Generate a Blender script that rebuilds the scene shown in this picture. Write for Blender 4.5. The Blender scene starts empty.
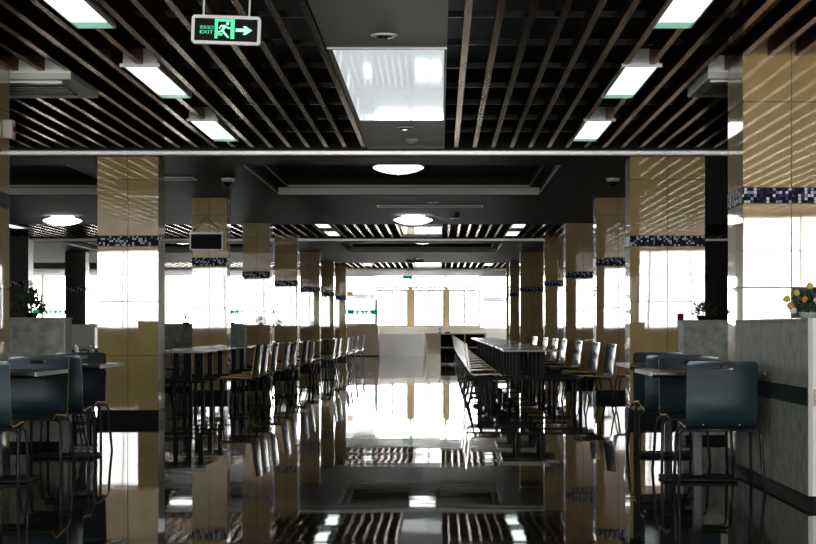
import bpy, bmesh, math, random
from mathutils import Vector, Matrix
random.seed(7)
S = bpy.context.scene
C = S.collection
PI = math.pi
ORD = ['first', 'second', 'third', 'fourth', 'fifth', 'sixth', 'seventh', 'eighth', 'ninth', 'tenth', 'eleventh', 'twelfth', 'thirteenth']

# ---------------------------------------------------------------- materials
def mat(name, col=(.5, .5, .5), rough=.5, metal=0., ior=1.5, coat=0., coat_rough=.03, coat_ior=1.5, emit=None, es=0.):
    m = bpy.data.materials.new(name); m.use_nodes = True
    b = m.node_tree.nodes['Principled BSDF']
    b.inputs['Base Color'].default_value = (*col, 1)
    b.inputs['Roughness'].default_value = rough
    b.inputs['Metallic'].default_value = metal
    b.inputs['IOR'].default_value = ior
    b.inputs['Coat Weight'].default_value = coat
    b.inputs['Coat Roughness'].default_value = coat_rough
    b.inputs['Coat IOR'].default_value = coat_ior
    if emit:
        b.inputs['Emission Color'].default_value = (*emit, 1)
        b.inputs['Emission Strength'].default_value = es
    return m

def N(m, t, **kw):
    n = m.node_tree.nodes.new(t)
    for k, v in kw.items():
        if k in n.inputs: n.inputs[k].default_value = v
        else: setattr(n, k, v)
    return n
def L(m, a, b): m.node_tree.links.new(a, b)

def noise_color(m, c1, c2, scale, detail=4, lo=.35, hi=.65, coord='Object', stretch=(1, 1, 1)):
    b = m.node_tree.nodes['Principled BSDF']
    tc = N(m, 'ShaderNodeTexCoord'); mp = N(m, 'ShaderNodeMapping')
    mp.inputs['Scale'].default_value = stretch
    L(m, tc.outputs[coord], mp.inputs[0])
    n = N(m, 'ShaderNodeTexNoise'); n.inputs['Scale'].default_value = scale; n.inputs['Detail'].default_value = detail
    L(m, mp.outputs[0], n.inputs['Vector'])
    r = N(m, 'ShaderNodeValToRGB')
    r.color_ramp.elements[0].position = lo; r.color_ramp.elements[0].color = (*c1, 1)
    r.color_ramp.elements[1].position = hi; r.color_ramp.elements[1].color = (*c2, 1)
    L(m, n.outputs['Fac'], r.inputs[0]); L(m, r.outputs[0], b.inputs['Base Color'])
    return mp

def bump(m, scale, strength, dist=.01, stretch=(1, 1, 1), coat=True, detail=2, coord='Object'):
    b = m.node_tree.nodes['Principled BSDF']
    tc = N(m, 'ShaderNodeTexCoord'); mp = N(m, 'ShaderNodeMapping')
    mp.inputs['Scale'].default_value = stretch
    L(m, tc.outputs[coord], mp.inputs[0])
    n = N(m, 'ShaderNodeTexNoise'); n.inputs['Scale'].default_value = scale; n.inputs['Detail'].default_value = detail
    L(m, mp.outputs[0], n.inputs['Vector'])
    bp = N(m, 'ShaderNodeBump'); bp.inputs['Strength'].default_value = strength; bp.inputs['Distance'].default_value = dist
    L(m, n.outputs['Fac'], bp.inputs['Height'])
    L(m, bp.outputs[0], b.inputs['Normal'])
    if coat: L(m, bp.outputs[0], b.inputs['Coat Normal'])

M = {}
M['tile'] = mat('golden_beige_tile', (.6, .45, .2), .4, ior=1.25, coat=1, coat_rough=.02, coat_ior=1.85)
noise_color(M['tile'], (.43, .29, .10), (.53, .38, .145), 3.0)
bump(M['tile'], 1.3, .16, .005, detail=1)
M['shadedtile'] = mat('shaded_tile', (.05, .048, .038), .3, ior=1.5, coat=.6, coat_rough=.03)  # outer columns stand in shade; that darkness is put into this colour
M['trim'] = mat('polished_white_metal', (.92, .88, .84), .38, metal=.6)
M['grout'] = mat('grout', (.18, .13, .07), .8)
M['skirt'] = mat('black_skirting', (.008, .008, .008), .5, ior=1.2)
# mosaic
m = mat('mosaic', (.02, .02, .05), .4, ior=1.15); M['mosaic'] = m
b = m.node_tree.nodes['Principled BSDF']
tc = N(m, 'ShaderNodeTexCoord'); vm = N(m, 'ShaderNodeVectorMath', operation='MULTIPLY'); vm.inputs[1].default_value = (45, 45, 45)
L(m, tc.outputs['Object'], vm.inputs[0])
fl = N(m, 'ShaderNodeVectorMath', operation='FLOOR'); L(m, vm.outputs[0], fl.inputs[0])
wn = N(m, 'ShaderNodeTexWhiteNoise', noise_dimensions='3D'); L(m, fl.outputs[0], wn.inputs['Vector'])
rp = N(m, 'ShaderNodeValToRGB'); rp.color_ramp.interpolation = 'CONSTANT'
e = rp.color_ramp.elements
e[0].position = 0; e[0].color = (.006, .006, .012, 1)
e[1].position = .38; e[1].color = (.02, .025, .09, 1)
for p, c in ((.54, (.05, .08, .2, 1)), (.62, (.8, .83, .9, 1)), (.88, (.04, .015, .05, 1)), (.94, (.3, .4, .6, 1))):
    x = e.new(p); x.color = c
L(m, wn.outputs['Value'], rp.inputs[0])
fr = N(m, 'ShaderNodeVectorMath', operation='FRACTION'); L(m, vm.outputs[0], fr.inputs[0])
sx = N(m, 'ShaderNodeSeparateXYZ'); L(m, fr.outputs[0], sx.inputs[0])
mn = N(m, 'ShaderNodeMath', operation='MINIMUM'); L(m, sx.outputs['X'], mn.inputs[0]); L(m, sx.outputs['Z'], mn.inputs[1])
gt = N(m, 'ShaderNodeMath', operation='GREATER_THAN'); gt.inputs[1].default_value = .12; L(m, mn.outputs[0], gt.inputs[0])
mx = N(m, 'ShaderNodeMix', data_type='RGBA'); mx.inputs['A'].default_value = (.004, .004, .008, 1)
L(m, gt.outputs[0], mx.inputs['Factor']); L(m, rp.outputs[0], mx.inputs['B']); L(m, mx.outputs['Result'], b.inputs['Base Color'])
# floor
m = mat('polished_floor', (.02, .02, .017), .025, ior=1.6); M['floor'] = m
b = m.node_tree.nodes['Principled BSDF']
tc = N(m, 'ShaderNodeTexCoord')
br = N(m, 'ShaderNodeTexBrick', offset=0.0)
br.inputs['Scale'].default_value = 1; br.inputs['Brick Width'].default_value = .8; br.inputs['Row Height'].default_value = .8
br.inputs['Mortar Size'].default_value = .003; br.inputs['Color1'].default_value = (.026, .025, .018, 1)
br.inputs['Color2'].default_value = (.036, .034, .025, 1); br.inputs['Mortar'].default_value = (.003, .003, .003, 1)
L(m, tc.outputs['Object'], br.inputs['Vector']); L(m, br.outputs['Color'], b.inputs['Base Color'])
n = N(m, 'ShaderNodeTexNoise'); n.inputs['Scale'].default_value = 1.1; n.inputs['Detail'].default_value = 2
L(m, tc.outputs['Object'], n.inputs['Vector'])
vs = N(m, 'ShaderNodeVectorMath', operation='SCALE'); vs.inputs['Scale'].default_value = 1.25; L(m, tc.outputs['Object'], vs.inputs[0])
fl = N(m, 'ShaderNodeVectorMath', operation='FLOOR'); L(m, vs.outputs[0], fl.inputs[0])
wn = N(m, 'ShaderNodeTexWhiteNoise'); L(m, fl.outputs[0], wn.inputs['Vector'])
# each tile lies at a tiny angle of its own
sb = N(m, 'ShaderNodeVectorMath', operation='SUBTRACT'); sb.inputs[1].default_value = (.5, .5, .5); L(m, wn.outputs['Color'], sb.inputs[0])
sc = N(m, 'ShaderNodeVectorMath', operation='MULTIPLY'); sc.inputs[1].default_value = (.0012, .0022, 0); L(m, sb.outputs[0], sc.inputs[0])
bp = N(m, 'ShaderNodeBump'); bp.inputs['Strength'].default_value = .3; bp.inputs['Distance'].default_value = .004
L(m, n.outputs['Fac'], bp.inputs['Height'])
ad = N(m, 'ShaderNodeVectorMath', operation='ADD'); L(m, bp.outputs[0], ad.inputs[0]); L(m, sc.outputs[0], ad.inputs[1])
nm = N(m, 'ShaderNodeVectorMath', operation='NORMALIZE'); L(m, ad.outputs[0], nm.inputs[0]); L(m, nm.outputs[0], b.inputs['Normal'])

M['slat'] = mat('brown_slat', (.10, .06, .035), .22, metal=.85, ior=1.2)
M['slat'].node_tree.nodes['Principled BSDF'].inputs['Specular Tint'].default_value = (.46, .33, .22, 1)
noise_color(M['slat'], (.055, .031, .016), (.088, .052, .028), 1.5, detail=1, stretch=(1, .3, 1))
M['void'] = mat('black_ceiling_void', (.006, .006, .006), .9)
M['steel_dark'] = mat('dark_steel', (.03, .03, .03), .4, metal=.6)
M['soffit'] = mat('soffit_paint', (.028, .030, .023), .6, ior=1.2)
M['white'] = mat('white_paint', (.82, .80, .78), .35)
M['whitegloss'] = mat('white_gloss_trim', (.9, .88, .85), .2, coat=.5)
M['panel'] = mat('ceiling_panel', (.55, .57, .49), .45, ior=1.35)
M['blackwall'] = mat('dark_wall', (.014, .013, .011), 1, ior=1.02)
M['palewall'] = mat('pale_wall', (.75, .72, .66), .6)
M['tanwall'] = mat('tan_counter', (.20, .16, .095), .3, coat=.3)
M['granite'] = mat('grey_granite', (.3, .3, .27), .55, ior=1.25)
noise_color(M['granite'], (.24, .255, .22), (.46, .48, .42), 14, detail=8, lo=.3, hi=.7)
M['darkstrip'] = mat('dark_blue_strip', (.018, .026, .032), .5, ior=1.25)
M['shell'] = mat('blue_black_laminate', (.014, .025, .031), .3, ior=1.5, coat=.6, coat_rough=.14)
M['shell'].node_tree.nodes['Principled BSDF'].inputs['Specular Tint'].default_value = (.8, .93, 1, 1)
M['shell'].node_tree.nodes['Principled BSDF'].inputs['Coat Tint'].default_value = (.9, .97, 1, 1)
M['ply'] = mat('plywood_edge', (.80, .45, .12), .4)
M['chrome'] = mat('grey_tube', (.018, .02, .022), .35, ior=1.35)
M['frame'] = mat('black_frame', (.008, .008, .009), .45, ior=1.2)
M['topdark'] = mat('dark_tabletop', (.03, .03, .03), .2, ior=1.5)
M['edge'] = mat('pale_edge', (.5, .48, .43), .4)
M['mull'] = mat('window_frame', (.42, .40, .35), .4)
M['orange'] = mat('tan_mullion', (.60, .42, .2), .5)
M['diff'] = mat('lit_diffuser', (.9, .95, .92), .2, emit=(.93, 1, .97), es=2.2)
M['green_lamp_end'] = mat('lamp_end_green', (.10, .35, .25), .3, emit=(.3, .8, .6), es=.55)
M['lamp'] = mat('lit_lamp_glass', (.9, .92, .9), .2, emit=(1, 1, .97), es=3.5)
M['mirrorpanel'] = mat('backlit_stretch_panel', (.72, .78, .80), .04, ior=1.5, coat=1, coat_ior=1.6, emit=(.88, .96, 1), es=1.2)
M['signblack'] = mat('sign_black', (.006, .007, .007), .4, ior=1.15)
M['signgreen'] = mat('sign_green', (.1, .8, .4), .5, emit=(.04, .75, .33), es=.75)
M['signpale'] = mat('sign_pale_green', (.5, .9, .7), .5, emit=(.35, .95, .6), es=.75)
M['alu'] = mat('sign_frame_white', (.96, .95, .94), .35, emit=(.8, .78, .78), es=.0)
M['selflit'] = mat('glow_white', (.9, .9, .9), .4, emit=(1, .99, 1), es=1.0)  # glow added so the white wall panels and letters look bright
M['purple'] = mat('purple_letters', (.06, .05, .28), .8, ior=1.1)
M['greenband'] = mat('green_band', (.0, .10, .05), .7, ior=1.1, emit=(0, .28, .14), es=.5)
M['leaf'] = mat('dark_leaf', (.02, .045, .015), .5)
M['flower_o'] = mat('orange_petal', (.75, .28, .05), .6)
M['flower_y'] = mat('yellow_petal', (.75, .55, .1), .6)
M['flower_w'] = mat('white_petal', (.8, .82, .78), .6)
M['pot'] = mat('pale_pot', (.45, .5, .45), .4)
M['lens'] = mat('black_lens', (.01, .01, .01), .05)
M['red'] = mat('dark_red', (.2, .012, .012), .8, ior=1.1)
M['greyfab'] = mat('dark_grey_panel', (.07, .065, .07), .7)
noise_color(M['greyfab'], (.05, .048, .05), (.09, .085, .085), 60)
M['cord'] = mat('black_cord', (.02, .02, .02), .6)
M['outside'] = mat('pale_paving', (.5, .5, .48), .8)
# thin window glass
m = bpy.data.materials.new('window_glass'); m.use_nodes = True; M['glass'] = m
nt = m.node_tree; nt.nodes.clear()
o = nt.nodes.new('ShaderNodeOutputMaterial'); tr = nt.nodes.new('ShaderNodeBsdfTransparent'); gl = nt.nodes.new('ShaderNodeBsdfGlossy')
gl.inputs['Roughness'].default_value = .02; mix = nt.nodes.new('ShaderNodeMixShader'); mix.inputs[0].default_value = .05
tr.inputs[0].default_value = (.97, .98, .98, 1)
nt.links.new(tr.outputs[0], mix.inputs[1]); nt.links.new(gl.outputs[0], mix.inputs[2]); nt.links.new(mix.outputs[0], o.inputs[0])

# ---------------------------------------------------------------- mesh helpers
def B(): return bmesh.new()
def box(bm, x0, x1, y0, y1, z0, z1, mi=0):
    if x1 < x0: x0, x1 = x1, x0
    if y1 < y0: y0, y1 = y1, y0
    if z1 < z0: z0, z1 = z1, z0
    v = [bm.verts.new(p) for p in ((x0, y0, z0), (x1, y0, z0), (x1, y1, z0), (x0, y1, z0), (x0, y0, z1), (x1, y0, z1), (x1, y1, z1), (x0, y1, z1))]
    for f in ((3, 2, 1, 0), (4, 5, 6, 7), (0, 1, 5, 4), (1, 2, 6, 5), (2, 3, 7, 6), (3, 0, 4, 7)):
        fc = bm.faces.new([v[i] for i in f]); fc.material_index = mi
    return v
def bevel(bm, w, seg=2):
    bmesh.ops.bevel(bm, geom=bm.edges[:], offset=w, segments=seg, affect='EDGES', profile=.5)
def tube(bm, pts, r, n=8):
    pts = [Vector(p) for p in pts]; rings = []
    for i, p in enumerate(pts):
        d = (pts[min(i + 1, len(pts) - 1)] - pts[max(i - 1, 0)]).normalized()
        up = Vector((0, 0, 1)) if abs(d.z) < .9 else Vector((0, 1, 0))
        a = d.cross(up).normalized(); c = d.cross(a).normalized()
        rings.append([bm.verts.new(p + a * r * math.cos(2 * PI * k / n) + c * r * math.sin(2 * PI * k / n)) for k in range(n)])
    for i in range(len(rings) - 1):
        for k in range(n):
            f = bm.faces.new([rings[i][k], rings[i][(k + 1) % n], rings[i + 1][(k + 1) % n], rings[i + 1][k]]); f.smooth = True
    bm.faces.new(rings[0]); bm.faces.new(rings[-1][::-1])
def lathe(bm, prof, cx=0, cy=0, n=24):
    rings = [[bm.verts.new((cx + r * math.cos(2 * PI * k / n), cy + r * math.sin(2 * PI * k / n), z)) for k in range(n)] for r, z in prof]
    for i in range(len(rings) - 1):
        for k in range(n):
            f = bm.faces.new([rings[i][k], rings[i][(k + 1) % n], rings[i + 1][(k + 1) % n], rings[i + 1][k]]); f.smooth = True
    bm.faces.new(rings[0]); bm.faces.new(rings[-1])
def poly(bm, pts, y0, y1, mi=0):
    """prism from an outline in the x,z plane"""
    a = [bm.verts.new((x, y0, z)) for x, z in pts]; c = [bm.verts.new((x, y1, z)) for x, z in pts]
    bm.faces.new(a); bm.faces.new(c[::-1])
    for i in range(len(pts)):
        j = (i + 1) % len(pts); bm.faces.new([a[i], a[j], c[j], c[i]])
def obj(name, bm, m, parent=None):
    me = bpy.data.meshes.new(name)
    bmesh.ops.recalc_face_normals(bm, faces=bm.faces[:]); bm.to_mesh(me); bm.free()
    for mm in (m if isinstance(m, (list, tuple)) else [m]): me.materials.append(mm)
    o = bpy.data.objects.new(name, me); C.objects.link(o)
    if parent: o.parent = parent
    return o
def tag(o, label, cat, group=None):
    o['label'] = label; o['category'] = cat
    if group: o['group'] = group
    return o
def thing(name, label, cat, loc=(0, 0, 0), rz=0, group=None):
    o = bpy.data.objects.new(name, None); C.objects.link(o); o.empty_display_size = .1
    o.location = loc; o.rotation_euler = (0, 0, rz)
    return tag(o, label, cat, group)
def struct(name, bm, m, parent=None):
    o = obj(name, bm, m, parent)
    if not parent: o['kind'] = 'structure'
    return o
KIDS = {}
def kids(o):
    if o.name not in KIDS: KIDS[o.name] = [c for c in bpy.data.objects if c.parent == o]
    return KIDS[o.name]
def dup(root, loc, rz, label, group=None):
    r = root.copy(); C.objects.link(r); r.location = loc; r.rotation_euler = (0, 0, rz); r['label'] = label
    if group: r['group'] = group
    for ch in kids(root):
        c = ch.copy(); C.objects.link(c); c.parent = r
        for g in kids(ch):
            d = g.copy(); C.objects.link(d); d.parent = c
    return r
def bx(name, x0, x1, y0, y1, z0, z1, m, parent=None, bw=0):
    bm = B(); box(bm, x0, x1, y0, y1, z0, z1)
    if bw: bevel(bm, bw)
    return obj(name, bm, m, parent)

# ---------------------------------------------------------------- dimensions (unit: camera height = 1)
XL, XR, YN, YF, ZC = -17.0, 7.5, -5.0, 68.0, 3.5
HS = 2.90      # underside of the slats
HG = 2.83      # underside of the soffits
FIELDS = [(YN, 20.2), (33.7, 40.2), (53.6, 60.8)]
SOFF = [(20.2, 33.7), (40.2, 53.6), (60.8, YF)]
CXA = -.36

bm = B(); box(bm, XL - .2, XR + .2, YN - .2, YF + .2, -.1, 0); struct('floor', bm, M['floor'])
bm = B(); box(bm, XL - .2, XR + .2, YN - .2, YF + .2, ZC, ZC + .1); struct('ceiling', bm, M['void'])
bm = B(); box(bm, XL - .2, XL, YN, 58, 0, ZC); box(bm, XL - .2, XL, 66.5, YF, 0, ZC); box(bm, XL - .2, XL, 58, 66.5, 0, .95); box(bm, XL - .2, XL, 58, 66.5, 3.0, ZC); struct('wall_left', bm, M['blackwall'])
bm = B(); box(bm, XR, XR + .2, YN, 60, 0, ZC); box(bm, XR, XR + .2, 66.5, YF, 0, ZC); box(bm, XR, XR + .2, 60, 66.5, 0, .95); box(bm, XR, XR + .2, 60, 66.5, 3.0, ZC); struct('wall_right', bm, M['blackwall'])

# near wall (behind the camera) with a long band of windows
WN0, WN1, ZW0, ZW1 = -8.6, 7.0, 1.0, 2.86
bm = B()
box(bm, XL, WN0, YN - .2, YN, 0, ZC); box(bm, WN1, XR, YN - .2, YN, 0, ZC)
box(bm, WN0, WN1, YN - .2, YN, 0, ZW0); box(bm, WN0, WN1, YN - .2, YN, ZW1, ZC)
struct('wall_near', bm, M['palewall'])
nw = 8
for i in range(nw):
    x0 = WN0 + (WN1 - WN0) * i / nw; x1 = WN0 + (WN1 - WN0) * (i + 1) / nw
    bm = B(); box(bm, x0, x1, YN - .12, YN - .115, ZW0, ZW1)
    w = struct('window_%d' % (i + 1), bm, M['glass'])
    bm = B(); t = .022
    box(bm, x0, x0 + t, YN - .15, YN - .08, ZW0, ZW1); box(bm, x1 - t, x1, YN - .15, YN - .08, ZW0, ZW1)
    box(bm, x0 + t, x1 - t, YN - .15, YN - .08, ZW0, ZW0 + t); box(bm, x0 + t, x1 - t, YN - .15, YN - .08, ZW1 - t, ZW1)
    box(bm, (x0 + x1) / 2 - .012, (x0 + x1) / 2 + .012, YN - .15, YN - .08, ZW0 + t, ZW1 - t)
    box(bm, x0 + t, x1 - t, YN - .15, YN - .08, 2.26, 2.28)
    obj('window_frame', bm, M['mull'], w)

# far wall
GX0, GX1 = -16.4, 2.45
bm = B()
box(bm, XL, GX0, YF, YF + .2, 0, ZC)
box(bm, GX0, GX1, YF, YF + .2, 3.22, ZC); box(bm, GX0, GX1, YF, YF + .2, 0, 1.0)
struct('wall_far', bm, M['palewall'])
bm = B(); box(bm, GX1, XR, YF, YF + .2, 0, ZC); struct('wall_far_right', bm, M['blackwall'])
bm = B(); box(bm, -2.4, 1.6, YF - .14, YF, .96, 1.02); struct('trim_1', bm, M['palewall'])
far_w = []
def far_window(idx, x0, x1, z0, z1, split, mm, thick=.03):
    bm = B(); box(bm, x0, x1, YF + .1, YF + .105, z0, z1); w = struct('window_%d' % idx, bm, M['glass'])
    bm = B(); t = thick; ya, yb = YF + .02, YF + .15
    box(bm, x0, x0 + t, ya, yb, z0, z1); box(bm, x1 - t, x1, ya, yb, z0, z1)
    box(bm, x0 + t, x1 - t, ya, yb, z0, z0 + t); box(bm, x0 + t, x1 - t, ya, yb, z1 - t, z1)
    for k in range(1, split):
        xx = x0 + (x1 - x0) * k / split; box(bm, xx - t / 2, xx + t / 2, ya, yb, z0 + t, z1 - t)
    obj('window_frame', bm, mm, w)
idx = nw + 1
for x0, x1 in ((-2.29, -1.13), (-.97, .16), (.30, 1.45)):
    far_window(idx, x0, x1, 1.02, 2.36, 2, M['mull'], .065); idx += 1
far_window(idx, -2.29, 1.45, 2.40, 3.2, 3, M['mull'], .06); idx += 1
bm = B()
box(bm, -1.13, -.97, YF, YF + .15, 1.0, 2.40); box(bm, .16, .30, YF, YF + .15, 1.0, 2.40); struct('trim_2', bm, M['orange'])
nl = 6
for i in range(nl):
    x0 = GX0 + (-3.4 - GX0) * i / nl; x1 = GX0 + (-3.4 - GX0) * (i + 1) / nl
    far_window(idx, x0, x1, 1.1, 3.2, 2, M['mull'], .06); idx += 1
far_window(idx, -3.4, -2.29, 1.1, 2.02, 1, M['tanwall'], .05); idx += 1
bm = B(); box(bm, GX0, -2.29, YF, YF + .12, 1.0, 1.1); struct('trim_3', bm, M['tanwall'])
# fascia panels with purple lettering
def glyphs(bm, x0, x1, z0, z1, y0, y1, n, skip=()):
    w = (x1 - x0) / n
    for i in range(n):
        if i in skip: continue
        a = x0 + w * i + w * .12; c = x0 + w * (i + 1) - w * .12; h = z1 - z0
        t = w * .14
        k = random.randint(0, 3)
        box(bm, a, c, y0, y1, z0 + h * .8, z1); box(bm, a + (c - a) * .45, a + (c - a) * .45 + t, y0, y1, z0, z0 + h * .8)
        if k != 1: box(bm, a, c, y0, y1, z0 + h * .4, z0 + h * .55)
        if k != 2: box(bm, a, a + t, y0, y1, z0, z0 + h * .4)
        if k != 3: box(bm, c - t, c, y0, y1, z0, z0 + h * .4)
def fascia(x0, x1, z0, z1, label, tx0, tx1, tz, n, skip=()):
    t = thing('fascia_sign', label, 'sign', ((x0 + x1) / 2, YF - .03, z0))
    cx = (x0 + x1) / 2
    bx('sign_board', x0 - cx, x1 - cx, -.03, .028, 0, z1 - z0, M['selflit'], t)
    bm = B(); glyphs(bm, tx0 - cx, tx1 - cx, tz - z0, tz - z0 + .13, -.045, -.03, n, skip); obj('lettering', bm, M['purple'], t)
fascia(-3.38, -2.31, 2.03, 3.15, 'white wall fascia, glow added, with small purple characters above the serving window at far end left', -3.15, -2.38, 2.035, 12, (9,))
fascia(1.47, 2.43, 1.04, 3.15, 'tall white wall panel, glow added, with purple characters right of the far windows', 1.55, 2.25, 1.93, 10)
def green_band(x0, x1, z0, z1, label, n):
    t = thing('counter_sign', label, 'sign', ((x0 + x1) / 2, YF - .05, z0)); cx = (x0 + x1) / 2
    bx('band', x0 - cx, x1 - cx, -.02, .02, 0, z1 - z0, M['greenband'], t)
    bm = B(); w = x1 - x0; glyphs(bm, x0 - cx + w * .2, x1 - cx - w * .2, .02, z1 - z0 - .02, -.03, -.02, n); obj('lettering', bm, M['selflit'], t)
green_band(-3.32, -2.25, 1.47, 1.64, 'short green band with white characters across the serving window beside the centre windows', 4)
green_band(-14.6, -12.9, 1.47, 1.64, 'green band with white characters on the far windows at extreme left', 6)
green_band(-7.9, -5.6, 1.47, 1.64, 'green band with white characters seen between the left columns', 7)

for xw, ya, yb, n in ((XL - .12, 58, 66.5, 4), (XR + .08, 60, 66.5, 3)):  # side windows added near the far end to brighten the counters
    for i in range(n):
        a = ya + (yb - ya) * i / n; c = ya + (yb - ya) * (i + 1) / n
        bm = B(); box(bm, xw + .02, xw + .025, a, c, .95, 3.0); w = struct('window_%d' % idx, bm, M['glass']); idx += 1
        bm = B(); t = .04
        box(bm, xw, xw + .05, a, a + t, .95, 3.0); box(bm, xw, xw + .05, c - t, c, .95, 3.0)
        box(bm, xw, xw + .05, a + t, c - t, .95, .95 + t); box(bm, xw, xw + .05, a + t, c - t, 3.0 - t, 3.0)
        obj('window_frame', bm, M['mull'], w)
# pale paved ground outside
bm = B(); box(bm, -40, 30, YF + .3, YF + 40, -.3, -.12); struct('ground', bm, M['outside'])

# ---------------------------------------------------------------- soffits with coffers
def rect_with_holes(bm, x0, x1, y0, y1, z0, z1, holes):
    """holes share the same y range"""
    if not holes: box(bm, x0, x1, y0, y1, z0, z1); return
    ha, hb = holes[0][2], holes[0][3]
    box(bm, x0, x1, y0, ha, z0, z1); box(bm, x0, x1, hb, y1, z0, z1)
    xs = x0
    for h in sorted(holes):
        box(bm, xs, h[0], ha, hb, z0, z1); xs = h[1]
    box(bm, xs, x1, ha, hb, z0, z1)
tr = 2
for k, (a, c) in enumerate(SOFF):
    holes = [] if k == 2 else [(-2.23, 1.37, a + 1.2, a + 6.0), (-8.2, -4.2, a + 1.2, a + 6.0)]
    bm = B(); rect_with_holes(bm, XL, XR, a, c, HG, HG + .10, holes)
    if holes:
        inner = [(h[0] + .13, h[1] - .13, h[2] + .13, h[3] - .13) for h in holes]
        rect_with_holes(bm, XL, XR, a, c, HG + .10, HG + .24, inner)
        for h in inner: box(bm, h[0] - .02, h[1] + .02, h[2] - .02, h[3] + .02, HG + .24, HG + .27)
        box(bm, XL, XR, a, a + .1, HG + .24, ZC); box(bm, XL, XR, c - .1, c, HG + .24, ZC)
    else:
        box(bm, XL, XR, a, a + .1, HG + .1, ZC)
    struct('ceiling_soffit', bm, M['soffit'])
    if holes:
        bm = B()
        for h in holes:
            box(bm, h[0], h[1], h[3] - .015, h[3] - .0005, HG + .002, HG + .0995); box(bm, h[0] + .0005, h[0] + .015, h[2], h[3] - .0155, HG + .002, HG + .02); box(bm, h[1] - .015, h[1] - .0005, h[2], h[3] - .0155, HG + .002, HG + .02)
            box(bm, h[0] + .1305, h[1] - .1305, h[3] - .145, h[3] - .1305, HG + .10, HG + .125); box(bm, h[1] - .145, h[1] - .1305, h[2] + .14, h[3] - .146, HG + .1, HG + .118); box(bm, h[0] + .1305, h[0] + .145, h[2] + .14, h[3] - .146, HG + .1, HG + .118)
        struct('trim_%d' % (k + 8), bm, M['panel'])
    bm = B(); box(bm, XL, XR, a - .035, a - .002, HG - .005, HG + .055); bevel(bm, .014, 3)
    struct('trim_%d' % (k + 4), bm, M['trim'])
# light cornice lining inside the far side of each coffer is the coffer itself

# ---------------------------------------------------------------- slatted ceilings
def slat_field(k, y0, y1, label):
    t = thing('slatted_ceiling', label, 'ceiling slats', (0, y0, 0), 0, None)
    n = 0
    x = -.36 - .045 - .4 - .195 * 46
    base = None
    for i in range(88):
        xx = -.415 + .195 * (i - 46)
        if -.80 < xx < .07: continue
        if xx > 7.2: break
        if base is None:
            bm = B(); box(bm, -.022, .022, .01, y1 - y0 - .04, HS, HS + .11)
            base = obj('slat', bm, M['slat'], t); s = base
        else:
            s = base.copy(); C.objects.link(s); s.parent = t
        s.location.x = xx
        n += 1
    # hangers across the top
    m = int((y1 - y0) / 1.2)
    bm = B()
    for j in range(m):
        yy = .5 + j * 1.2
        box(bm, -9.5, -.78, yy, yy + .04, HS + .11, HS + .15); box(bm, .05, 7.3, yy, yy + .04, HS + .11, HS + .15)
    obj('cross_runner', bm, M['steel_dark'], t)
FL = ['dark brown slatted ceiling nearest the camera, above the exit sign', 'brown slatted ceiling strip seen behind the first grey soffit', 'farthest brown slatted ceiling strip just before the bright windows']
for k, (a, c) in enumerate(FIELDS): slat_field(k, a, c, FL[k])

# centre ceiling raft: gypsum panels with a backlit glossy panel
RL = ['grey ceiling raft with a glowing glossy panel, nearest the camera', 'grey ceiling raft in the middle slatted ceiling strip', 'small grey ceiling raft in the farthest slatted strip']
for k, (a, c) in enumerate(FIELDS):
    if k == 0: p0, p1 = 12.9, 17.4
    else: p0, p1 = a + 2.0, a + 4.8
    t = thing('ceiling_raft', RL[k], 'ceiling panel', (CXA, a, HS - .005))
    bx('plasterboard', -.408, .408, .02, p0 - a - .05, 0, .14, M['panel'], t)
    bx('plasterboard', -.408, .408, p1 - a + .02, c - a - .04, 0, .14, M['panel'], t)
    bx('edge_trim', -.408, .408, p0 - a - .049, p0 - a - .012, -.012, .13, M['whitegloss'], t)
    bx('light_panel', -.372, .388, p0 - a - .01, p1 - a + .01, .004, .05, M['mirrorpanel'], t)
    bm = B(); box(bm, -.408, -.373, p0 - a - .01, p1 - a + .018, -.004, .14); box(bm, .389, .408, p0 - a - .01, p1 - a + .018, -.004, .14)
    obj('side_frame', bm, M['panel'], t)

# troffers
def troffer(loc, label, group):
    t = thing('ceiling_light', label, 'ceiling light', loc, 0, group)
    bm = B()
    box(bm, -.125, -.112, -.95, .95, 0, .13); box(bm, .112, .125, -.95, .95, 0, .13)
    box(bm, -.112, .112, -.95, -.935, 0, .13); box(bm, -.112, .112, .935, .95, 0, .13)
    box(bm, -.112, .112, -.935, .935, .10, .13)
    obj('housing', bm, M['white'], t)
    bx('diffuser', -.111, .111, -.93, .70, .001, .0115, M['diff'], t)
    bx('diffuser_end', -.111, .111, .701, .93, .001, .0115, M['green_lamp_end'], t)
    bx('rim', -.145, .145, -.975, -.952, -.006, .02, M['white'], t)
    return t
rows = [14.70, 18.32, 11.05, 7.4, 3.7]
names = {14.70: 'second', 18.32: 'farthest', 11.05: 'nearest visible'}
t0 = None
def put_troffer(x, y, label, group=None):
    global t0
    loc = (x, y, HS - .012)
    if t0 is None: t0 = troffer(loc, label, group)
    else: dup(t0, loc, 0, label, group)
for y in rows[:3]:
    for x, s in ((-2.17, 'left'), (1.46, 'right')):
        put_troffer(x, y, {14.70: 'middle', 18.32: 'farthest', 11.05: 'topmost'}[y] + ' lit ceiling light box of the %s row among the near slats' % s, 'ceiling lights among the near slats')
for y, w in ((35.2, 'nearer'), (38.3, 'farther')):
    for x, s in ((-2.17, 'left'), (1.46, 'right')):
        put_troffer(x, y, '%s lit light box in the middle slatted strip, %s of centre' % (w, s), 'ceiling lights in the middle slats')
put_troffer(-8.0, 35.4, 'lit light box in the middle slatted strip at far left of the picture', 'ceiling lights in the middle slats')
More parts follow.
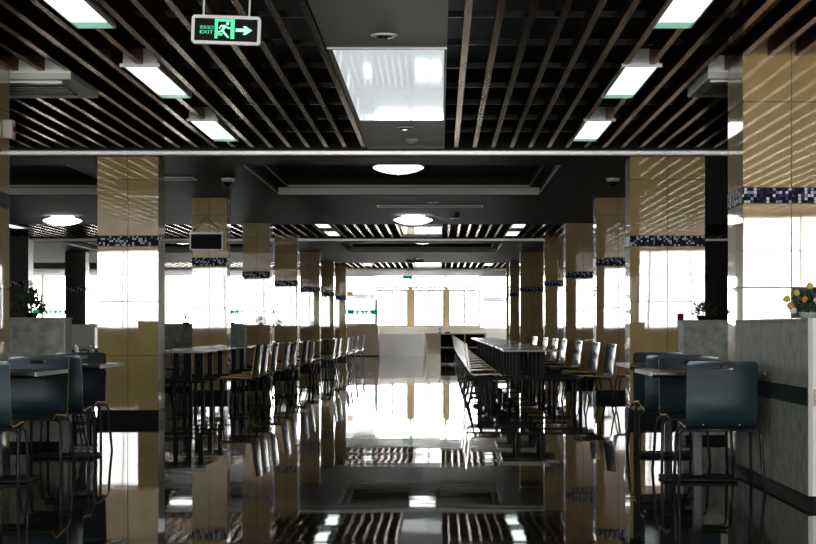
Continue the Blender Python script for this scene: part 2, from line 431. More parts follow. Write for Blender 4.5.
for x, s in ((-2.17, 'left'), (1.46, 'right')):
    put_troffer(x, 57.0, 'tiny lit light box in the farthest slatted strip, %s of centre' % s, 'ceiling lights in the farthest slats')

# bowl lamps
def bowl(loc, label, diam=.64):
    t = thing('bowl_lamp', label, 'ceiling lamp', loc, 0, 'round bowl ceiling lamps')
    r = diam / 2
    bm = B(); lathe(bm, [(.02, -.155), (r * .4, -.147), (r * .75, -.12), (r * .95, -.09), (r, -.075), (r * .93, -.06), (r * .7, -.035), (r * .45, -.015), (r * .4, -.008)]); obj('glass_bowl', bm, M['lamp'], t)
    bm = B(); lathe(bm, [(r * .6, -.0075), (r * .62, -.0005)]); obj('ceiling_plate', bm, M['white'], t)
    bm = B(); lathe(bm, [(.008, -.18), (.02, -.17), (.016, -.156)], n=10); obj('finial', bm, M['mull'], t)
    return t
t1 = bowl((-.52, 23.7, HG + .24), 'large lit bowl lamp in the nearest ceiling coffer over the aisle')
dup(t1, (-.44, 31.0, HG), 0, 'lit bowl lamp on the soffit behind the first coffer, above the aisle')
dup(t1, (-.40, 43.6, HG + .24), 0, 'small far bowl lamp in the second ceiling coffer over the aisle')
dup(t1, (-6.2, 31.2, HG), 0, 'lit bowl lamp above the left side dining area near the left edge')
dup(t1, (-5.9, 43.6, HG + .24), 0, 'small lit bowl lamp seen between the first two left columns')

# recessed downlights, detectors, domes
def downlight(x, y, z, label, r=.085):
    t = thing('downlight', label, 'downlight', (x, y, z), 0, 'recessed downlights')
    bm = B(); lathe(bm, [(r * .7, -.012), (r, -.008), (r * 1.02, -.0005)]); obj('ring', bm, M['whitegloss'], t)
    bm = B(); lathe(bm, [(r * .3, -.022), (r * .62, -.018), (r * .66, -.0125)]); obj('lens', bm, M['lens'], t)
downlight(-.36, 12.3, HS - .005, 'round downlight in the grey raft nearest the camera')
downlight(-.33, 18.0, HS - .005, 'round downlight in the raft just behind the glowing panel')
downlight(.62, 24.0, HG + .24, 'tiny downlight inside the nearest coffer, right of the bowl lamp')
downlight(.25, 31.8, HG, 'tiny downlight on the soffit right of the second bowl lamp')
downlight(-.1, 27.8, HG, 'flush downlight on the soffit between the two bowl lamps')
def dome(x, y, label):
    t = thing('dome_camera', label, 'security camera', (x, y, HG + .002), 0, 'dome cameras')
    bm = B(); lathe(bm, [(.055, -.045), (.075, -.04), (.085, -.02), (.085, -.0005)]); obj('base_ring', bm, M['white'], t)
    bm = B(); lathe(bm, [(.012, -.105), (.035, -.095), (.052, -.07), (.056, -.046)]); obj('dome_cover', bm, M['lens'], t)
dome(-2.60, 23.3, 'black dome camera on the soffit, left of the nearest coffer')
dome(2.12, 23.3, 'black dome camera on the soffit, right of the nearest coffer')
t = thing('smoke_detector', 'small beige smoke detector on the raft behind the glowing panel', 'smoke detector', (-.28, 19.1, HS - .005))
bm = B(); lathe(bm, [(.03, -.045), (.04, -.035), (.06, -.02), (.065, -.0005)]); obj('body', bm, M['edge'], t)
t = thing('smoke_detector', 'small dark smoke detector hanging under the soffit right of the second bowl lamp', 'smoke detector', (.27, 30.2, HG))
bm = B(); lathe(bm, [(.03, -.09), (.05, -.06), (.05, -.04), (.03, -.03), (.03, -.0005)]); obj('body', bm, M['steel_dark'], t)
def vent(x, y, z, label, w=.5, d=.5):
    t = thing('air_vent', label, 'air vent', (x, y, z), 0, 'ceiling air vents')
    bm = B(); box(bm, -w / 2, w / 2, -d / 2, -d / 2 + .03, -.012, -.0005); box(bm, -w / 2, w / 2, d / 2 - .03, d / 2, -.012, -.0005)
    box(bm, -w / 2, -w / 2 + .03, -d / 2 + .03, d / 2 - .03, -.012, -.0005); box(bm, w / 2 - .03, w / 2, -d / 2 + .03, d / 2 - .03, -.012, -.0005)
    obj('vent_frame', bm, M['panel'], t)
    bm = B()
    for i in range(6):
        yy = -d / 2 + .05 + i * (d - .1) / 6; box(bm, -w / 2 + .03, w / 2 - .03, yy, yy + .02, -.01, -.001)
    obj('louvre', bm, M['steel_dark'], t)
vent(-3.25, 23.3, HG, 'dark square air vent on the soffit above the second left column')
vent(-.15, 28.6, HG, 'wide dark louvred vent on the soffit above the aisle between lamps', 1.6, .4)
vent(2.5, 22.2, HG, 'square air vent beside the right dome camera')
# projector, far
t = thing('projector', 'dark projector hanging from the ceiling before the far windows', 'projector', (-.66, 50.0, HG))
bm = B(); box(bm, -.24, .24, -.16, .16, -.13, -.04); bevel(bm, .02); obj('body', bm, M['steel_dark'], t)
bm = B(); tube(bm, [(0, 0, -.04), (0, 0, -.001)], .03); obj('ceiling_mount', bm, M['steel_dark'], t)

t = thing('small_exit_sign', 'tiny green hanging sign before the far windows', 'exit sign', (-1.04, 60.9, 2.55))
bx('face', -.16, .16, -.02, .02, 0, .1, M['greenband'], t); bm = B(); tube(bm, [(0, 0, .1005), (0, 0, .279)], .01, 6); obj('hanging_rod', bm, M['alu'], t)
tag(bx('wall_notice', -3.32, -3.12, YF - .08, YF - .062, 2.13, 2.27, M['ply']), 'tiny tan plate on the white fascia at far end left', 'notice')
# ---------------------------------------------------------------- air-conditioning boxes
def ac_unit(x0, x1, y, label):
    t = thing('ceiling_air_conditioner', label, 'air conditioner', ((x0 + x1) / 2, y, 2.84))
    w = (x1 - x0) / 2
    bm = B(); box(bm, -w, w, 0, 1.15, 0, .12); bevel(bm, .008); obj('casing', bm, M['panel'], t)
    bm = B(); box(bm, -w, w, -.02, -.001, .045, .17); obj('front_panel', bm, M['whitegloss'], t)
    bm = B(); box(bm, -w + .03, w - .08, .06, .14, -.018, -.001); obj('air_outlet', bm, M['whitegloss'], t)
    bm = B()
    for i in range(6): box(bm, -w + .08, w - .12, .35 + i * .1, .39 + i * .1, -.012, -.001)
    obj('grille', bm, M['steel_dark'], t)
ac_unit(-4.3, -2.74, 14.1, 'grey ceiling air conditioner box with white front at upper left')
ac_unit(1.98, 2.9, 14.05, 'grey ceiling air conditioner box behind the nearest right column')

# ---------------------------------------------------------------- columns
def column(name_label, x0, w, y, dep, ztop, tm='tile'):
    """x0 left face"""
    t = thing('tiled_column', name_label, 'column', (x0 + w / 2, y + dep / 2, 0))
    hw, hd = w / 2, dep / 2; g = .004
    bx('core', -hw + .012, hw - .012, -hd + .012, hd - .012, 0, ztop, M['grout'], t)
    bm = B()
    lev = [(.117, .70), (.70, 1.28), (1.28, 1.87), (1.98, 2.58), (2.58, ztop)]
    for z0, z1 in lev:
        if z1 - z0 < .02: continue
        for (a, c) in ((-hw, 0), (0, hw)):
            for yy in (-1, 1):
                ya, yb = (-hd, -hd + .012) if yy < 0 else (hd - .012, hd)
                box(bm, a + (g if a > -hw else 0), c - (g if c < hw else 0), ya, yb, z0 + g, z1 - g)
        for s in (-1, 1):
            xa, xb = (-hw, -hw + .012) if s < 0 else (hw - .012, hw)
            box(bm, xa, xb, -hd + .0122, -g / 2, z0 + g, z1 - g); box(bm, xa, xb, g / 2, hd - .0122, z0 + g, z1 - g)
    obj('tile_cladding', bm, M[tm], t)
    bm = B(); box(bm, -hw - .003, hw + .003, -hd - .003, hd + .003, 1.872, 1.978); obj('mosaic_band', bm, M['mosaic'], t)
    bm = B(); box(bm, -hw - .006, hw + .006, -hd - .006, hd + .006, 0, .115); obj('skirting', bm, M['skirt'], t)
    return t
YC = [None, 13.3, 20.3, 26.75, 33.3, 39.7, 46.1, 52.5, 58.6]
LX = {1: -3.17, 2: -3.01, 3: -3.0, 4: -2.98, 5: -2.98, 6: -2.92, 7: -2.93, 8: -2.9}
LW = {1: .62, 2: .65, 3: .49, 4: .48, 5: .48, 6: .48, 7: .48, 8: .48}
def zt(y): return HG if (20.2 < y < 33.7 or 40.2 < y < 53.6) else ZC
pos = {1: 'nearest', 2: 'second', 3: 'third', 4: 'fourth', 5: 'fifth', 6: 'sixth', 7: 'seventh', 8: 'last'}
for k in range(1, 9):
    y = YC[k]
    column('%s tiled column of the row left of the aisle, mosaic band' % pos[k] + (' at picture edge' if k == 1 else ''), LX[k] - LW[k], LW[k], y, .69 if k == 1 else .47, zt(y))
RXL = {1: 2.12, 2: 2.03, 3: 2.2, 4: 2.2, 5: 2.19, 6: 1.95, 7: 1.93, 8: 2.05}
RW = {1: .68, 2: .80}
for k in range(1, 9):
    y = YC[k]
    column('%s tiled column of the row right of the aisle, golden tiles' % pos[k] + (' with dark inset panel' if k == 1 else ''), RXL[k], RW.get(k, .62), y, .69 if k == 1 else .52, zt(y))
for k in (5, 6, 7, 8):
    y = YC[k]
    column('dark %s column of the outer left row, seen left of the second tiled column' % {5: 'nearest', 6: 'second', 7: 'third', 8: 'last'}[k], -8.6 - (.5 if k > 5 else .85), .5 if k > 5 else .85, y, .48, zt(y), 'shadedtile')
# dark inset panel on nearest right column
tag(bx('wall_panel', 2.467, 2.795, 13.285, 13.297, 1.066, 1.276, M['greyfab']), 'dark grey square panel on the nearest right column behind the flowers', 'panel')
# small sconce on the near left column
t = thing('alarm_box', 'small cream box fixed high on the left edge column', 'alarm', (-3.17 + .041, 13.8, 2.37))
bx('box_body', -.04, .035, -.05, .045, 0, .135, M['edge'], t, .006); bx('red_button', .0352, .042, -.02, .02, .05, .09, M['red'], t)

# notice screen hung on the third left column
t = thing('hanging_screen', 'black screen in a white frame hung by cord on the third left column', 'screen', (-3.28, 26.70, 2.09))
bm = B(); box(bm, -.235, .235, -.03, .02, .22, .25); box(bm, -.235, .235, -.03, .02, 0, .012); box(bm, -.235, -.215, -.03, .02, .012, .22); box(bm, .215, .235, -.03, .02, .012, .22)
obj('frame', bm, M['whitegloss'], t)
bx('display', -.2149, .2149, -.02, .015, .0121, .2199, M['signblack'], t)
bm = B(); tube(bm, [(-.2, 0, .2505), (0, .02, .47), (.2, 0, .2505)], .005, 6); obj('cord', bm, M['cord'], t)

# ---------------------------------------------------------------- exit sign
t = thing('exit_sign', 'green lit exit sign with running figure and arrow hanging from the slats', 'exit sign', (-1.237, 11.0, 2.72))
t.rotation_euler = (0, math.radians(2.0), 0)
bm = B()
o_ = [(-.2, -.085), (.2, -.085), (.2, .085), (-.2, .085)]
W2, H2, f = .2, .083, .018
def rr(w, h, q, n=5):
    o = []
    for cx, cz, a0 in ((w - q, h - q, 0), (-w + q, h - q, 1), (-w + q, -h + q, 2), (w - q, -h + q, 3)):
        for i in range(n + 1):
            a = (a0 + i / n) * PI / 2; o.append((cx + q * math.cos(a), cz + q * math.sin(a)))
    return o
oo, ii = rr(W2, H2, .022), rr(W2 - f, H2 - f, .005)
ring = [[bm.verts.new((x, y, z)) for x, z in c] for c, y in ((oo, -.02), (ii, -.02), (ii, .02), (oo, .02))]
for k in range(4):
    for i in range(len(oo)):
        j = (i + 1) % len(oo); bm.faces.new([ring[k][i], ring[k][j], ring[(k + 1) % 4][j], ring[(k + 1) % 4][i]])
obj('frame', bm, M['alu'], t)
bx('face', -W2 + f, W2 - f, -.015, .015, -H2 + f, H2 - f, M['signblack'], t)
bm = B(); y0, y1 = -.0185, -.0155
def zz(px, pz): return ((px - 421) / 630 * .4, -(pz - 222) / 265 * .166)   # layout of the sign face
def P(*pts): poly(bm, [zz(*p) for p in pts], y0, y1)
P((508, 205), (590, 205), (575, 182), (600, 182), (660, 220), (600, 262), (575, 262), (590, 235), (508, 235))
obj('arrow', bm, M['signpale'], t)
bm = B()
P((318, 122), (498, 122), (498, 145), (345, 145), (345, 250), (318, 250)); P((462, 145.5), (498, 145.5), (498, 303), (462, 303)); P((318, 252), (390, 252), (390, 275), (345, 275), (345, 303), (318, 303))
obj('doorway', bm, M['signgreen'], t)
bm = B()
bmh = [(434 + 15 * math.cos(a * PI / 5), 162 + 15 * math.sin(a * PI / 5)) for a in range(10)]
P(*bmh)
P((372, 178), (412, 176), (440, 192), (462, 200), (462, 214), (436, 210), (418, 198), (400, 228), (450, 285), (440, 298), (424, 284), (384, 240), (350, 250), (346, 238), (374, 228), (392, 194), (380, 192), (362, 214), (352, 206))
obj('running_figure', bm, M['signpale'], t)
def text(body, size, x, z, y, m, parent, name='lettering'):
    c = bpy.data.curves.new('t', 'FONT'); c.body = body; c.size = size; c.extrude = .001; c.align_x = 'LEFT'
    o = bpy.data.objects.new('t', c); C.objects.link(o)
    dg = bpy.context.evaluated_depsgraph_get(); me = bpy.data.meshes.new_from_object(o.evaluated_get(dg))
    bpy.data.objects.remove(o)
    me.materials.clear(); me.materials.append(m)
    q = bpy.data.objects.new(name, me); C.objects.link(q); q.parent = parent
    q.rotation_euler = (PI / 2, 0, 0); q.location = (x, y, z)
    w = max(v.co.x for v in me.vertices) - min(v.co.x for v in me.vertices)
    return q, w
q, w = text('安全出口', .022, zz(180, 0)[0], zz(0, 215)[1], -.0165, M['signgreen'], t)
q.scale.x = .078 / w
q, w = text('EXIT', .027, zz(180, 0)[0], zz(0, 260)[1], -.0165, M['signgreen'], t); q.scale.x = .076 / w
for xs in (-.135, .13):
    bm = B(); tube(bm, [(xs, 0, H2), (xs, 0, .29)], .006, 8); obj('hanging_rod', bm, M['alu'], t)

# ---------------------------------------------------------------- partitions
def partition(x0, x1, y0, y1, h, label, strip_side=False, cap_white=False, gm=None):
    gm = gm or M['granite']
    t = thing('low_partition', label, 'partition', ((x0 + x1) / 2, (y0 + y1) / 2, 0)); hx, hy = (x1 - x0) / 2, (y1 - y0) / 2
    bx('panel', -hx, hx, -hy, hy, .055, h - .02, gm, t)
    bm = B(); box(bm, -hx - .006, hx + .006, -hy - .004, hy, h - .0195, h); bevel(bm, .004); obj('top_cap', bm, gm, t)
    bx('kick_plate', -hx + .03, hx - .03, -hy + .03, hy - .03, 0, .0549, M['skirt'], t)
    if strip_side: bx('dark_strip', -hx - .008, -hx - .0005, -hy + .01, hy, .56, .66, M['darkstrip'], t)
    if cap_white:
        bx('end_panel', -hx + .02, hx, -hy - .02, -hy - .0045, .055, h - .0, M['white'], t)
        bx('corner_strip', -hx - .004, -hx + .0195, -hy - .02, -hy - .0045, .055, h, M['edge'], t)
        s = bx('socket', -hx + .0225, -hx + .12, -hy - .03, -hy - .0205, .56, .655, M['edge'], t, .003)
        bm = B()
        for zq in (.585, .62): box(bm, -hx + .034, -hx + .042, -hy - .032, -hy - .0302, zq, zq + .008)
        obj('socket_holes', bm, M['signblack'], s)
    else:
        bx('edge_strip', hx + .0005, hx + .012, -hy - .003, -hy + .012, .055, h - .02, M['edge'], t)
    return t
partition(2.065, 2.56, 10.65, 13.27, 1.052, 'nearest grey granite partition with white end at right edge', True, True)
partition(2.14, 2.54, 16.7, 17.1, 1.066, 'grey granite partition behind the front right chairs with dark plant')
partition(-3.9, -3.12, 15.75, 16.1, 1.083, 'grey granite partition at left edge with dark plant on top')
partition(-6.3, -5.76, 31.2, 31.7, 1.05, 'small sunlit beige partition left of the second left column', gm=M['palewall'])  # pale material puts the lit look of its front into the colour
partition(-5.5, -3.15, 30.6, 31.0, 1.05, 'dark far partition with plants seen between left columns')
tag(bx('fire_equipment_box', 2.222, 2.245, 17.5, 17.8, 0, 1.13, M['red'], None, .01), 'narrow dark red box standing behind the right granite partition', 'fire equipment box')

# plants
def plant(x, y, z, label, r, h, nleaf, flowers=False, name='potted_plant', cat='plant', seed=1, pr=.06):
    rnd = random.Random(seed)
    t = thing(name, label, cat, (x, y, z))
    bm = B(); lathe(bm, [(pr * .75, 0), (pr, .035), (pr, .04), (pr * .85, .04)], n=16); obj('pot', bm, M['pot'] if flowers else M['skirt'], t)
    bm = B()
    for i in range(nleaf * 2):
        a = rnd.uniform(0, 2 * PI); el = rnd.uniform(-.1, 1.5); q = rnd.uniform(.25, .85)
        c = Vector((math.cos(a) * math.cos(el) * r, math.sin(a) * math.cos(el) * r, math.sin(el) * h)) * q
        p0 = Vector((0, 0, .045)) + c
        if p0.z < .012: p0.z = .012
        d = (c.normalized() + Vector((rnd.uniform(-.7, .7), rnd.uniform(-.7, .7), rnd.uniform(-.3, .7)))).normalized()
        ln = r * rnd.uniform(.18, .38); p1 = p0 + d * ln
        if p1.z < .006: p1.z = .006
        s = d.cross(Vector((rnd.uniform(-1, 1), rnd.uniform(-1, 1), .5))).normalized() * ln * .25; mid = (p0 + p1) / 2
        vs = [bm.verts.new(v) for v in (p0, mid - s, p1, mid + s)]
        bm.faces.new([vs[0], vs[1], vs[2]]); bm.faces.new([vs[0], vs[2], vs[3]])
    tube(bm, [(0, 0, .02), (0, 0, .045 + h * .7)], .006, 5)
    obj('foliage', bm, M['leaf'], t)
    if flowers:
        for key, pts in (('flower_o', [(-.03, .10), (.10, .13), (-.12, .06)]), ('flower_y', [(0.0, .18), (-.08, .14), (.08, .08), (-.14,.10)]), ('flower_w', [(.04, .09), (.06, .045), (-.10, .03)])):
            for (dx, dz) in pts:
                bm = B(); bmesh.ops.create_icosphere(bm, subdivisions=2, radius=.021)
                for v in bm.verts: v.co *= rnd.uniform(.8, 1.25); 
                bmesh.ops.translate(bm, verts=bm.verts[:], vec=(dx, -.05, dz + .02)); obj('flower', bm, M[key], t)
plant(2.24, 11.55, 1.052, 'flower arrangement of orange, yellow and white blooms on the nearest right partition', .13, .15, 70, True, 'flower_arrangement', 'flowers', 3)
plant(2.34, 16.9, 1.066, 'small dark plant on the second right granite partition', .13, .12, 60, seed=5)
plant(-3.42, 15.9, 1.083, 'bushy dark plant on the left edge partition', .2, .21, 90, seed=8)
plant(-4.12, 30.8, 1.05, 'dark plant between second and third left columns', .13, .12, 60, seed=9)
plant(-3.38, 30.8, 1.05, 'dark plant between third and fourth left columns', .12, .13, 60, seed=11)
plant(-4.9, 30.8, 1.05, 'dark plant on far partition mostly behind second left column', .13, .12, 50, seed=12)

# ---------------------------------------------------------------- chairs
def shell_mesh():
    prof = [(.205, .372), (.200, .392), (.170, .403), (.08, .400), (-.03, .392), (-.11, .388), (-.155, .393), (-.187, .412), (-.204, .445), (-.215, .50), (-.222, .56), (-.231, .63), (-.241, .70), (-.2475, .745), (-.2515, .770), (-.2545, .785), (-.256, .796)]
    nv = len(prof); us = [-1, -.9, -.72, -.5, -.28, 0, .28, .5, .72, .9, 1]
    bm = B(); g = []
    for j, (y, z) in enumerate(prof):
        row = []
        for u in us:
            hw = .215 if j > 5 else .205 + .01 * j / 6
            if j == nv - 1: hw *= .90
            elif j == nv - 2: hw *= .975
            elif j == 0: hw *= .93
            curve = .016 * (u * u) if 8 <= j else 0.004 * u * u
            row.append(bm.verts.new((u * hw, y + (curve if j >= 8 else 0), z + (0 if j >= 6 else .006 * u * u))))
        g.append(row)
    for j in range(nv - 1):
        for i in range(len(us) - 1):
            if j == 13 and 4 <= i <= 5: continue       # hand slot
            f = bm.faces.new([g[j][i], g[j][i + 1], g[j + 1][i + 1], g[j + 1][i]]); f.smooth = True
    for e_ in bm.edges:
        if e_.is_boundary: e_.smooth = False
    return bm
def make_chair(label, loc, rz, group):
    t = thing('canteen_chair', label, 'chair', loc, rz, group)
    s = obj('seat_shell', shell_mesh(), [M['shell'], M['ply']], t)
    md = s.modifiers.new('thick', 'SOLIDIFY'); md.thickness = .011; md.offset = 0; md.material_offset_rim = 1
    for sx in (-1, 1):
        bm = B(); tube(bm, [(sx * .17, -.12, .374), (sx * .215, -.13, .374), (sx * .235, -.14, .362), (sx * .245, -.15, .33), (sx * .252, -.175, .17), (sx * .262, -.215, .0)], .0105); obj('leg', bm, M['chrome'], t)
        bm = B(); tube(bm, [(sx * .17, .13, .374), (sx * .205, .135, .374), (sx * .225, .14, .362), (sx * .232, .145, .33), (sx * .237, .16, .17), (sx * .242, .185, .0)], .0105); obj('leg', bm, M['chrome'], t)
        bm = B(); tube(bm, [(sx * .18, -.13, .372), (sx * .18, .14, .372)], .009); obj('seat_rail', bm, M['chrome'], t)
    bm = B(); tube(bm, [(-.17, -.12, .374), (.17, -.12, .374)], .0105); obj('cross_rail', bm, M['chrome'], t)
    bm = B(); tube(bm, [(-.17, .13, .374), (.17, .13, .374)], .0105); obj('cross_rail', bm, M['chrome'], t)
    for sx in (-.11, .11): bx('screw', sx - .004, sx + .004, -.198, -.188, .405, .412, M['edge'], t)
    return t
proto = None
def chair(x, y, rz, label, group):
    global proto
    if proto is None: proto = make_chair(label, (x, y, 0), rz, group)
    else: dup(proto, (x, y, 0), rz, label, group)
G1 = 'canteen chairs at the front tables'
chair(1.71, 11.74, 0, 'front right chair with its back to the camera, whole blue-grey backrest visible', G1)
chair(1.75, 13.10, PI, 'dark chair across the front right table, directly behind the foremost right chair', G1)
chair(1.72, 14.16, 0, 'dark chair between the two front right tables, back to camera', G1)
chair(1.80, 15.40, PI, 'rearmost dark chair of the front right tables, facing the camera', G1)
chair(-2.82, 11.74, 0, 'foremost left chair cut by the picture edge, back to camera', G1)
chair(-2.81, 13.05, PI, 'left chair facing the camera across the front table, orange seat edge', G1)
chair(-2.82, 14.05, 0, 'dark chair between the two front left tables, back to camera', G1)
chair(-2.94, 15.30, PI, 'rearmost dark chair of the front left tables, facing the camera', G1)

G2 = 'chairs on the aisle side of the left tables'
LD = [23.0, 23.95, 25.35, 27.3, 28.9, 31.1, 32.9, 36.7, 38.6, 42, 43.7, 46.6, 50.5]
for i, d in enumerate(LD):
    chair(-2.42 + (.0 if d < 35 else .18), d, PI / 2 - random.uniform(.02, .15), '%s chair from the camera in the aisle-side row beyond the second left column' % ORD[i], G2)
G3 = 'chairs on the aisle side of the right tables'
RD = [24.4, 27.0, 28.9, 30.5, 32.7, 35, 37.3, 39.6, 42.2, 46, 50]
for i, d in enumerate(RD):
    chair(.58, d, -PI / 2, '%s chair from the camera in the row just right of the aisle, facing right' % ORD[i], G3)
G4 = 'chairs on the column side of the right tables'
for i, d in enumerate([23.5, 25.9, 29.1, 32.5, 35, 38.2, 42.4, 46.0]):
    chair(1.90, d, PI / 2 + random.uniform(.16, .24), '%s left-facing chair from the camera on the column side of right tables' % ORD[i], G4)
chair(2.45, 22.6, -PI / 2, 'nearer right-facing chair close behind the second right column', 'chairs behind the second right column')
chair(2.45, 24.5, -PI / 2, 'farther right-facing chair close behind the second right column', 'chairs behind the second right column')
chair(-4.05, 25.0, -PI / 2, 'nearer right-facing chair in the gap right of the second left column', 'chairs in the left column gap')
chair(-4.05, 28.6, -PI / 2, 'farther right-facing chair in the gap right of the second left column', 'chairs in the left column gap')

# ---------------------------------------------------------------- tables
def front_table(loc, label):
    t = thing('pedestal_table', label, 'table', loc, 0, 'pedestal tables at the front')
    bm = B(); box(bm, -.35, .35, -.5, .5, .697, .7199); bevel(bm, .004); obj('tabletop', bm, M['topdark'], t)
    bm = B(); e_ = .012
    box(bm, -.35 - e_, -.3505, -.5, .5, .694, .7195); obj('edge_band', bm, M['edge'], t)
    bm = B(); box(bm, .3505, .35 + e_, -.5, .5, .694, .7195); obj('edge_band', bm, M['edge'], t)
    bx('post', -.03, .03, -.03, .03, .03, .67, M['chrome'], t, .004)
    bm = B(); box(bm, -.235, .235, -.2, .2, .002, .026); bevel(bm, .008); obj('base_plate', bm, M['frame'], t)
    bm = B(); box(bm, -.3, .3, -.02, .02, .67, .6965); box(bm, -.02, .02, -.4, -.0205, .67, .6965); box(bm, -.02, .02, .0205, .4, .67, .6965); obj('bracket', bm, M['frame'], t)
    return t
p = front_table((1.69, 12.48, 0), 'dark pedestal table behind the foremost right chair')
dup(p, (1.78, 14.82, 0), 0, 'second dark pedestal table on the right, beside the second column')
dup(p, (-2.88, 12.36, 0), 0, 'dark pedestal table at the left edge of the picture')
dup(p, (-2.89, 14.68, 0), 0, 'second dark pedestal table on the left, lit right end')
def long_table(loc, label, group, ln=1.5, ext=.62):
    t = thing('canteen_table', label, 'table', loc, 0, group); h = ln / 2
    bm = B(); box(bm, -.36, .36, -h, h, .695, .7199); bevel(bm, .004); obj('tabletop', bm, M['topdark'], t)
    bx('edge_band', -.36, .36, -h - .012, -h - .0005, .692, .7195, M['edge'], t)
    for sx in (-.16, .16):
        for sy in (-h + .18, h - .18):
            bx('post', sx - .03, sx + .03, sy - .03, sy + .03, .3605, .6945, M['frame'], t, .004)
    for sy in (-h + .18, h - .18):
        bx('crossbar', -ext, ext, sy - .03, sy + .03, .325, .36, M['frame'], t)
        for sx in (-ext + .18, ext - .18):
            bx('leg', sx - .022, sx + .022, sy - .022, sy + .022, 0, .3245, M['frame'], t, .004)
    bx('long_rail', -.02, .02, -h + .2105, h - .2105, .33, .358, M['frame'], t)
    return t
GR, GL_ = 'long tables right of the aisle', 'long tables left of the aisle'
q = long_table((1.16, 24.9, 0), 'nearest long dark table right of the aisle', GR, ext=.82)
q0 = long_table((1.18, 27.6, 0), 'second long dark table from the camera right of the aisle', GR)
for i, d in list(enumerate([27.6, 30.4, 33.2, 36.2, 39.2, 42.4, 46, 50]))[1:]:
    dup(q0, (1.18, d, 0), 0, '%s long dark table from the camera right of the aisle' % ORD[i + 1], GR)
q1 = long_table((-3.2, 23.6, 0), 'first long dark table from the camera left of the aisle', GL_, ext=.36)
for i, (d, x) in list(enumerate([(23.6, -3.2), (25.7, -3.2), (28.6, -3.2), (31.8, -3.18), (37.2, -3.1), (42.6, -3.05), (48.4, -3.05)]))[1:]:
    dup(q1, (x, d, 0), 0, '%s long dark table from the camera left of the aisle' % ORD[i], GL_)

G5 = 'chairs of the left side dining area'
for i, (d, x) in enumerate([(22.4, -4.05), (23.3, -4.05), (26.6, -4.05), (30.0, -4.05)]):
    chair(x, d, -PI / 2 + .1, '%s right-facing chair from the camera behind the second left column' % ORD[i], G5)
GS = 'tables of the left side dining area'
for i, (d, x) in enumerate([(24.2, -5.0), (27.4, -5.0), (34.6, -4.6), (38.4, -4.6)]):
    dup(q1, (x, d, 0), 0, '%s dark table from the camera in the side area left of the column row' % ORD[i], GS)
for i, d in enumerate([22.6, 25.6, 29.2, 32.0]):
    dup(q1, (3.45, d, 0), 0, '%s dark table from the camera in the side area right of the column row' % ORD[i], 'tables of the right side dining area')
# ---------------------------------------------------------------- far counters
t = thing('serving_counter', 'tan serving counter block under the green band at far end left', 'counter', (-2.80, 66.9, 0))
bx('counter_body', -.75, .64, -.7, .7, .03, 1.04, M['tanwall'], t, .01); bx('counter_top', -.78, .66, -.73, .73, 1.041, 1.08, M['tanwall'], t)
bx('kick_plate', -.72, .63, -.66, .66, 0, .029, M['skirt'], t); bx('corner_post', -.78, -.6, -.76, -.735, 0, 1.9, M['tanwall'], t)
t = thing('white_counter', 'bright white counter block at the far end of the aisle', 'counter', (-1.32, 67.0, 0))
bm = B(); a = [(-.78, 0), (.78, 0), (.70, .76), (-.78, .76)]; poly(bm, a, -.5, .5); obj('counter_body', bm, M['white'], t)
bx('counter_top', -.8, .76, -.53, .53, .761, .80, M['whitegloss'], t)
t = thing('shelf_counter', 'dark counter with open shelves right of the white counter', 'counter', (.52, 66.9, 0))
bx('counter_top', -1.05, 1.1, -.4, .4, .76, .80, M['tanwall'], t)
bm = B(); poly(bm, [(-.95, 0), (-.5, 0), (-.5, .759), (-1.03, .759)], -.36, .36); obj('end_cabinet', bm, M['tanwall'], t)
bx('shelf', -.499, .33, -.34, .34, .28, .31, M['tanwall'], t); bx('shelf', .37, 1.05, -.34, .34, .28, .31, M['tanwall'], t)
bx('divider', .331, .369, -.34, .34, 0, .759, M['tanwall'], t); bx('back_panel', -.499, 1.05, .3405, .36, 0, .759, M['blackwall'], t)
bx('end_panel', 1.051, 1.09, -.34, .36, 0, .759, M['tanwall'], t)
t = thing('card_reader', 'small dark device on the far shelf counter', 'card reader', (.27, 66.8, .80))
bx('body', -.1, .1, -.06, .06, 0, .05, M['signblack'], t, .008); bx('display', -.08, .08, -.064, -.0605, .015, .045, M['greyfab'], t)
plant(0, 66.9, .80, 'tiny yellowish plant standing on the far counter before the window', .11, .38, 40, seed=21, pr=.05)

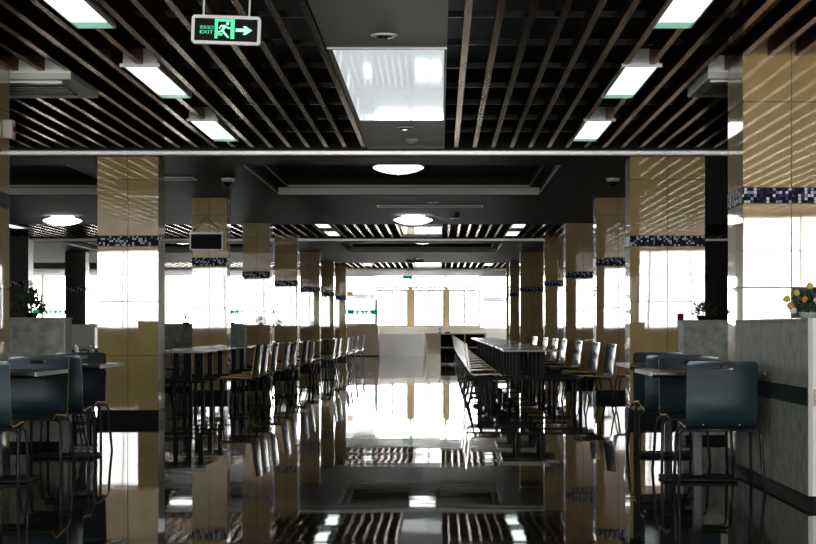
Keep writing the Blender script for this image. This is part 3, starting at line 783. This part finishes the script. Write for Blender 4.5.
# ---------------------------------------------------------------- right wall doors and trim
bm = B(); box(bm, XR - .05, XR - .001, 40, 42, 0, 2.1); d_ = struct('door_1', bm, M['greyfab'])
bm = B(); tube(bm, [(XR - .09, 40.2, .95), (XR - .09, 40.2, 1.15)], .015); obj('door_handle', bm, M['chrome'], d_)
bm = B(); box(bm, XR - .02, XR - .0005, YN, 39.9, 0, .12); box(bm, XR - .02, XR - .0005, 42.1, YF, 0, .12); struct('baseboard_right', bm, M['skirt'])
bm = B(); box(bm, XL + .0005, XL + .02, YN, YF, 0, .12); struct('baseboard_left', bm, M['skirt'])

# ---------------------------------------------------------------- daylight
w = bpy.data.worlds.new('sky'); S.world = w; w.use_nodes = True
bg = w.node_tree.nodes['Background']; bg.inputs[0].default_value = (1, .99, .975, 1); bg.inputs[1].default_value = 22
def portal(name, loc, rot, sx, sy):
    l = bpy.data.lights.new(name, 'AREA'); l.shape = 'RECTANGLE'; l.size = sx; l.size_y = sy
    l.cycles.is_portal = True
    o = bpy.data.objects.new(name, l); C.objects.link(o); o.location = loc; o.rotation_euler = rot
portal('daylight_near_windows', ((WN0 + WN1) / 2, YN - .05, (ZW0 + ZW1) / 2), (PI / 2, 0, 0), WN1 - WN0, ZW1 - ZW0)
portal('daylight_added_left_windows', (XL + .05, 62.25, 1.97), (0, -PI / 2, 0), 2.05, 8.5)  # portal for the added left side windows
portal('daylight_added_right_windows', (XR - .05, 63.25, 1.97), (0, PI / 2, 0), 2.05, 6.5)  # portal for the added right side windows
portal('daylight_far_windows', ((GX0 + GX1) / 2, YF + .04, 2.1), (-PI / 2, 0, 0), GX1 - GX0, 2.3)

cam = bpy.data.cameras.new('camera'); cam.sensor_width = 36; cam.lens = 36 * 1900 / 816
cam.shift_x = -32 / 816; cam.shift_y = 55.5 / 816; cam.clip_end = 300; cam.clip_start = .05
co = bpy.data.objects.new('camera', cam); C.objects.link(co); co.location = (0, 0, 1.0); co.rotation_euler = (PI / 2, 0, 0)
S.camera = co
S.view_settings.view_transform = 'Standard'; S.view_settings.look = 'None'; S.view_settings.gamma = 1
S.view_settings.use_curve_mapping = False
S.view_settings.exposure = 0.0
